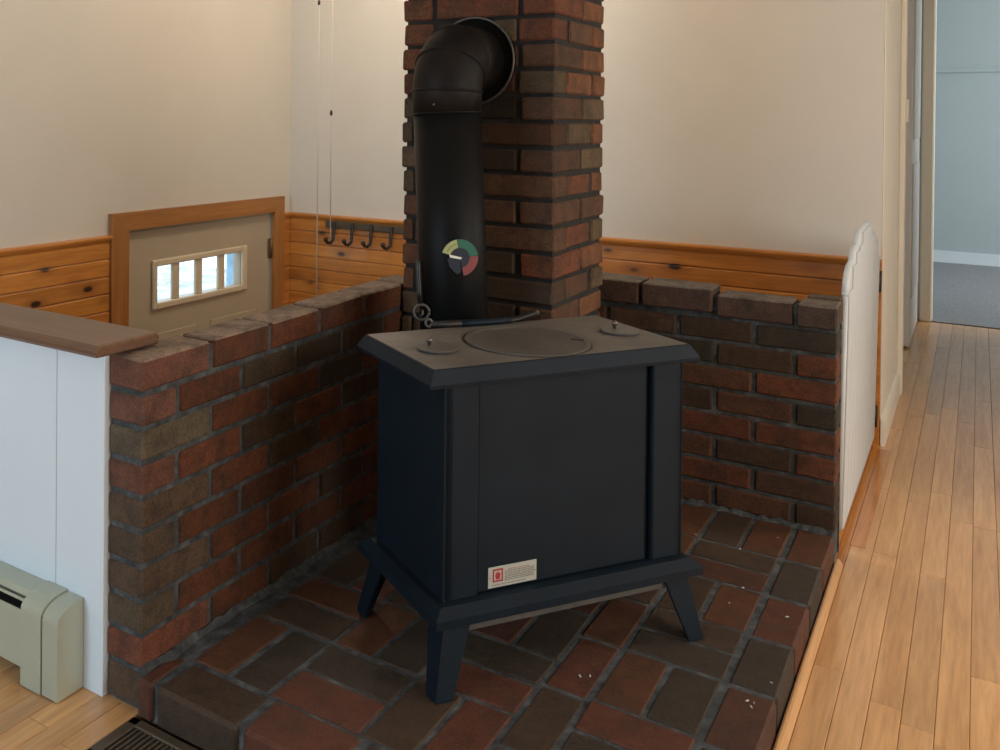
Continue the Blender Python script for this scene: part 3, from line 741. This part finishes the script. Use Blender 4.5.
# legs: tapered angle section, splayed
def leg(ca, cb, sa, sb_):
    t = MB(); zT = zb-.034
    # outer corner top / bottom
    ta, tb = ca-sa*.018, cb-sb_*.012; ba, bb = ca+sa*.009, cb+sb_*.009
    wt_, wb_ = .060, .038; th = .006
    def L(a, b, w_, z):
        return [Vector((a, b, z)), Vector((a-sa*w_, b, z)), Vector((a-sa*w_, b-sb_*th, z)), Vector((a-sa*th, b-sb_*th, z)), Vector((a-sa*th, b-sb_*w_, z)), Vector((a, b-sb_*w_, z))]
    t.loft([L(ta, tb, wt_, zT), L(ba, bb, wb_, .004), L(ba, bb, wb_, .0)], smooth=False)
    t.prism([(ba-sa*.001, bb-sb_*.001), (ba-sa*wb_, bb-sb_*.001), (ba-sa*.001, bb-sb_*wb_)], 2, .0005, .004)
    sb(t, 'leg', M_STOVE)
for (a, sa) in ((b0-pe+.008, -1), (b1+pe-.008, 1)):
    for (b, s2) in ((c0-pe+.008, -1), (c1+pe-.008, 1)): leg(a, b, sa, s2)
# big round cooking plate, small lids
t = MB(); R0 = .134
t.lathe([(R0+.003, Zt-.002), (R0+.003, Zt+.0006), (R0-.0005, Zt+.0008), (R0-.0008, Zt-.002)], (.298, .137, 0), 64, smooth=False, cap=False)
sb(t, 'plate_ring', M_IRON)
t = MB(); t.lathe([(R0-.002, Zt-.002), (R0-.002, Zt+.002), (R0-.004, Zt+.003), (R0-.012, Zt+.003), (R0-.013, Zt+.0022), (.001, Zt+.0022)], (.298, .137, 0), 64, smooth=False)
cp = sb(t, 'round_cooking_plate', M_LID)
t = MB(); M_ = Matrix.Translation((.298+.105, .137-.035, Zt+.003)) @ Matrix.Rotation(R(-35), 4, 'Z'); t.box(-.014, .014, -.003, .003, -.001, .0008, .001, M=M_); t.box(.008, .015, -.006, .006, -.001, .001, .001, M=M_); o = t.build('lifter_slot', M_DARK, cp)
for (a, b) in ((.080, .135), (.545, .139)):
    t = MB(); t.lathe([(.0405, Zt-.001), (.0405, Zt+.0040), (.001, Zt+.0042)], (a, b, 0), 40, smooth=False, mat=1); t.lathe([(.042, Zt+.0035), (.0425, Zt+.0060), (.041, Zt+.0072), (.001, Zt+.0075)], (a, b, 0), 40, smooth=False); lid = sb(t, 'lid', [M_LID, M_DARK])
    t = MB(); t.lathe([(.0035, Zt+.007), (.0035, Zt+.013), (.0065, Zt+.015), (.0075, Zt+.019), (.006, Zt+.023), (.001, Zt+.025)], (a-.012 if a < .3 else a-.004, b+.012, 0), 16); o = t.build('knob', M_KNOB, lid)
# rear flue outlet
t = MB(); t.tube([(.307, Dt-.02, .58-H0+.0), (.307, .398, .58-H0)], .074, 32); sb(t, 'flue_outlet', M_PIPE)
# rating plate
pl = MB(); pa0, pa1, pz0, pz1 = .1225, .2335, .253-H0, .2935-H0; yb_ = c0+.007
pl.box(pa0, pa1, yb_-.0012, yb_+.001, pz0, pz1, .0004); pt = sb(pl, 'rating_plate', M_PLATE, label='small pale rating plate with red hand symbol')
t = MB(); cx_, cz_ = pa0+.0215, pz0+.0235
yo = yb_-.0016
for (a, b, c, d_) in ((-.0115, -.0085, -.0125, .0125), (.0085, .0115, -.0125, .0125), (-.0115, .0115, -.0125, -.0095), (-.0115, .0115, .0095, .0125)): t.box(cx_+a, cx_+b, yo, yo+.0008, cz_+c, cz_+d_)
hand = [(-.004, -.008), (.004, -.008), (.005, -.002), (.0065, .003), (.0045, .004), (.004, .001), (.003, .0065), (.0015, .007), (.001, .002), (0, .0075), (-.0015, .0075), (-.0012, .002), (-.0035, .006), (-.005, .005), (-.0035, .0), (-.006, .0015), (-.0065, 0), (-.0045, -.004)]
t.prism([(cx_+a, cz_+b) for a, b in hand], 1, yo, yo+.0008); t.build('hand_symbol', M_PRED, pt)
t = MB(); rq = random.Random(2)
for r_i in range(7):
    zz = pz1-.0085-r_i*.0034; a = cx_+.016; end = pa1-.006 - (0 if r_i else .012)
    if r_i == 0: a += .008
    while a < end:
        w_ = rq.uniform(.002, .008); t.box(a, min(a+w_, end), yo, yo+.0008, zz-.0009, zz+.0007, 0, (1, 1, 1), 1 if r_i == 0 else 0); a += w_+.0014
a = pa0+.007
while a < pa1-.03: w_ = rq.uniform(.002, .006); t.box(a, a+w_, yo, yo+.0008, pz0+.0045, pz0+.006); a += w_+.0014
for a in (pa0+.004, pa1-.004): t.lathe([(.0014, 0), (.0001, .0009)], (0, 0, 0), 10, M=Matrix.Translation((a, yb_-.0012, (pz0+pz1)/2)) @ Matrix.Rotation(R(90), 4, 'X'))
t.build('printed_text', [M_PTXT, M_PTXR], pt)

# ------------------------------------------------------------------ stove pipe
PB, PT_ = Vector((.287, .785, .46)), Vector((.251, .79, 1.184)); PRd = .0835
sp = empty('stove_pipe', (.28, .79, .46), 'thick matt black stove pipe rising behind the stove and bending into the chimney', 'stove pipe')
t = MB(); t.tube([PB, PT_], PRd, 48); t.build('upright_pipe', M_PIPE, sp, local(sp))
t = MB(); ax_ = (PT_-PB).normalized(); RbE = .088; ES = PT_+Vector((-.001, 0, .052))
dirn = (Vector((.222, 1.0, 0))-Vector((ES.x, ES.y, 0))).normalized()
def ep(a): a = R(a); return ES+dirn*(RbE*(1-math.cos(a)))+Vector((0, 0, RbE*math.sin(a)))
def ed(a): a = R(a); return dirn*math.sin(a)+Vector((0, 0, math.cos(a)))
wallp = ep(90)+dirn*((.9985-ep(90).y)/dirn.y)
path = [PT_]+[ep(90*i/14) for i in range(15)]+[wallp]
t.tube(path, [PRd+.001]+[PRd+.002]*15+[PRd+.006], 48); el = t.build('elbow', M_ELBOW, sp, local(sp))
def ringat(p, n_, r_, rad, mat, name, parent):
    n_ = n_.normalized(); q = n_.to_track_quat('Z', 'Y').to_matrix().to_4x4(); t = MB()
    t.lathe([(r_-.002, -rad), (r_+rad*.7, -rad*.7), (r_+rad, 0), (r_+rad*.7, rad*.7), (r_-.002, rad)], (0, 0, 0), 56, M=Matrix.Translation(p) @ q, cap=False)
    return t.build(name, mat, parent, local(sp))
ringat(PT_-Vector((0, 0, .002)), ax_, PRd, .003, M_PIPE, 'seam_ring', sp)
ringat(ES, ed(3), PRd+.002, .004, M_ELBOW, 'seam_ring', sp)
ringat(ep(38), ed(38), PRd+.002, .004, M_ELBOW, 'seam_ring', sp)
ringat(ep(76), ed(76), PRd+.002, .003, M_ELBOW, 'seam_ring', sp)
M_COLLAR = simple('sooty collar', (.006, .0055, .005), .9, 0, .2, 30); M_COLLAR.node_tree.nodes['Principled BSDF'].inputs['Specular IOR Level'].default_value = .05
q = Matrix.Translation((wallp.x, .999, wallp.z)) @ Matrix.Rotation(R(90), 4, 'X')
t = MB(); t.lathe([(.001, -.003), (.118, -.003), (.118, .006), (.112, .008), (.108, .005), (.10, .006), (.001, .006)], M=q, n=64); t.build('wall_collar', M_COLLAR, sp, local(sp))
t = MB(); t.lathe([(.1125, .003), (.1185, .003), (.1185, .0085), (.1155, .010), (.1125, .0085), (.1125, .003)], M=q, n=64, cap=False); c_ = t.build('collar_rim', M_STEEL, sp, local(sp)); c_['label'] = 'thin bright steel rim'
t = MB(); t.lathe([(.003, 0), (.003, .002), (.001, .003)], M=Matrix.Translation(Vector((.2595, .7035, 1.203))) @ Matrix.Rotation(R(90), 4, 'X'), n=10); t.build('screw', M_KNOB, sp, local(sp))
# thermometer on the pipe
ctr = Vector((1.335, -1.318, 1.17)); pz_ = .838
axp = PB+(PT_-PB)*((pz_-PB.z)/(PT_.z-PB.z))
n_ = Vector((.636, -.772, 0)).normalized()
gp = axp+n_*(PRd+.001)
tt = Vector((0, 0, 1)).cross(n_).normalized()
Mg = Matrix(((tt.x, 0, n_.x, gp.x), (tt.y, 0, n_.y, gp.y), (0, 1, 0, gp.z), (0, 0, 0, 1)))
th_ = empty('pipe_thermometer', gp, 'round magnetic thermometer with yellow, green and red bands on the stove pipe', 'thermometer')
Mth = local(th_) @ Mg
def sector(r0, r1, a0, a1, z0, z1, n=14):
    p = [(r1*math.cos(R(a0+(a1-a0)*i/n)), r1*math.sin(R(a0+(a1-a0)*i/n))) for i in range(n+1)] + [(r0*math.cos(R(a1+(a0-a1)*i/n)), r0*math.sin(R(a1+(a0-a1)*i/n))) for i in range(n+1)]
    return p
GR = .0445
t = MB(); t.prism(sector(.001, GR, 165, -78, 0, 0, 30), 2, 0, .003); t.prism([(-.030, -.002), (-.024, -.022), (-.006, -.040), (.004, -.034), (.0, 0)], 2, 0, .003); t.build('dial_plate', M_NAVY, th_, Mth)
for (a0, a1, m_, nm) in ((163, 100, M_YEL, 'yellow_band'), (98, 8, M_GRN, 'green_band'), (6, -76, M_RED, 'red_band')):
    t = MB(); t.prism(sector(GR*.54, GR*.99, a0, a1, 0, 0), 2, .003, .0036); t.build(nm, m_, th_, Mth)
t = MB(); t.prism([(-.026, .008), (-.024, .001), (.003, -.0035), (.005, .001)], 2, .004, .005); t.build('needle', M_NEEDLE, th_, Mth)
t = MB()
for a in range(8):
    an = R(150-a*6); t.box(-.0008, .0008, -.004, .004, .0036, .004, M=Matrix.Translation((GR*.76*math.cos(an), GR*.76*math.sin(an), 0)) @ Matrix.Rotation(an, 4, 'Z'))
t.build('printed_marks', M_PTXT, th_, Mth)

# rod with ring, and lid lifter bar
zt_w = .6912
t = MB(); px_, py_ = .2270, .697
t.tube([(px_-.003, py_, .826), (px_-.003, py_, .818), (px_+.001, py_, .75), (px_+.005, py_-.002, .722)], [.004, .0065, .0065, .0065], 12)
dh = t.build('damper_handle', M_IRON, sp, local(sp)); dh['label'] = 'thin black damper rod ending in a small steel ring'
rc = Vector((px_+.010, py_-.004, .7015)); t = MB()
pts = [rc+Vector((.0185*math.cos(a)*.86, .0185*math.cos(a)*.5, .0185*math.sin(a))) for a in [2*math.pi*i/28 for i in range(29)]]
t.tube(pts, .0036, 10); t.build('ring', M_STEEL, dh, local(sp))
t = MB(); t.tube([rc+Vector((.004, -.003, .007)), rc+Vector((.007, -.006, -.002)), rc+Vector((0, -.006, -.010))], .0028, 8); t.build('hook', M_STEEL, dh, local(sp))
ll = empty('lid_lifter', (.33, .63, zt_w), 'long flat dark bar with curled ends lying along the back edge of the stove top', 'lid lifter')
A = Vector((.318, .590, zt_w+.0095)); B = Vector((.480, .812, zt_w+.010))
t = MB(); side = Vector((.82, -.57, 0))
def bar(u): 
    p = A.lerp(B, u); return p+side*(.010*math.sin(u*math.pi*1.0)) + Vector((0, 0, .010*max(0, (u-.75)/.25)**1.2))
rings = []
for i in range(17):
    u = i/16; c = bar(u); w_ = .012 if .12 < u < .85 else .008; h_ = .0078 if u < .7 else .0055
    rings.append([c+side*w_*math.cos(2*math.pi*k/12)+Vector((0, 0, h_*math.sin(2*math.pi*k/12))) for k in range(12)])
t.loft(rings[:5], cap=True); t.build('bar', M_IRON, ll, local(ll)); t = MB(); t.loft(rings[11:], cap=True); t.build('bar', M_IRON, ll, local(ll))
t = MB(); t.loft(rings[4:12], cap=True); o = t.build('grip', M_STOVE, ll, local(ll)); o['label'] = 'blue grey middle grip'
t = MB(); t.lathe([(.001, -.007), (.006, -.004), (.0075, 0), (.006, .004), (.001, .007)], tuple(bar(1.0)), 14); t.build('end_knob', M_KNOB, ll, local(ll))
t = MB(); pts = [A+Vector((-.004+.009*math.cos(a)*.6, .009*math.cos(a)*.5-.004, .0035+.0085*math.sin(a))) for a in [2*math.pi*i/20 for i in range(21)]]
t.tube(pts, .0035, 8); t.build('curled_end', M_STEEL, ll, local(ll))
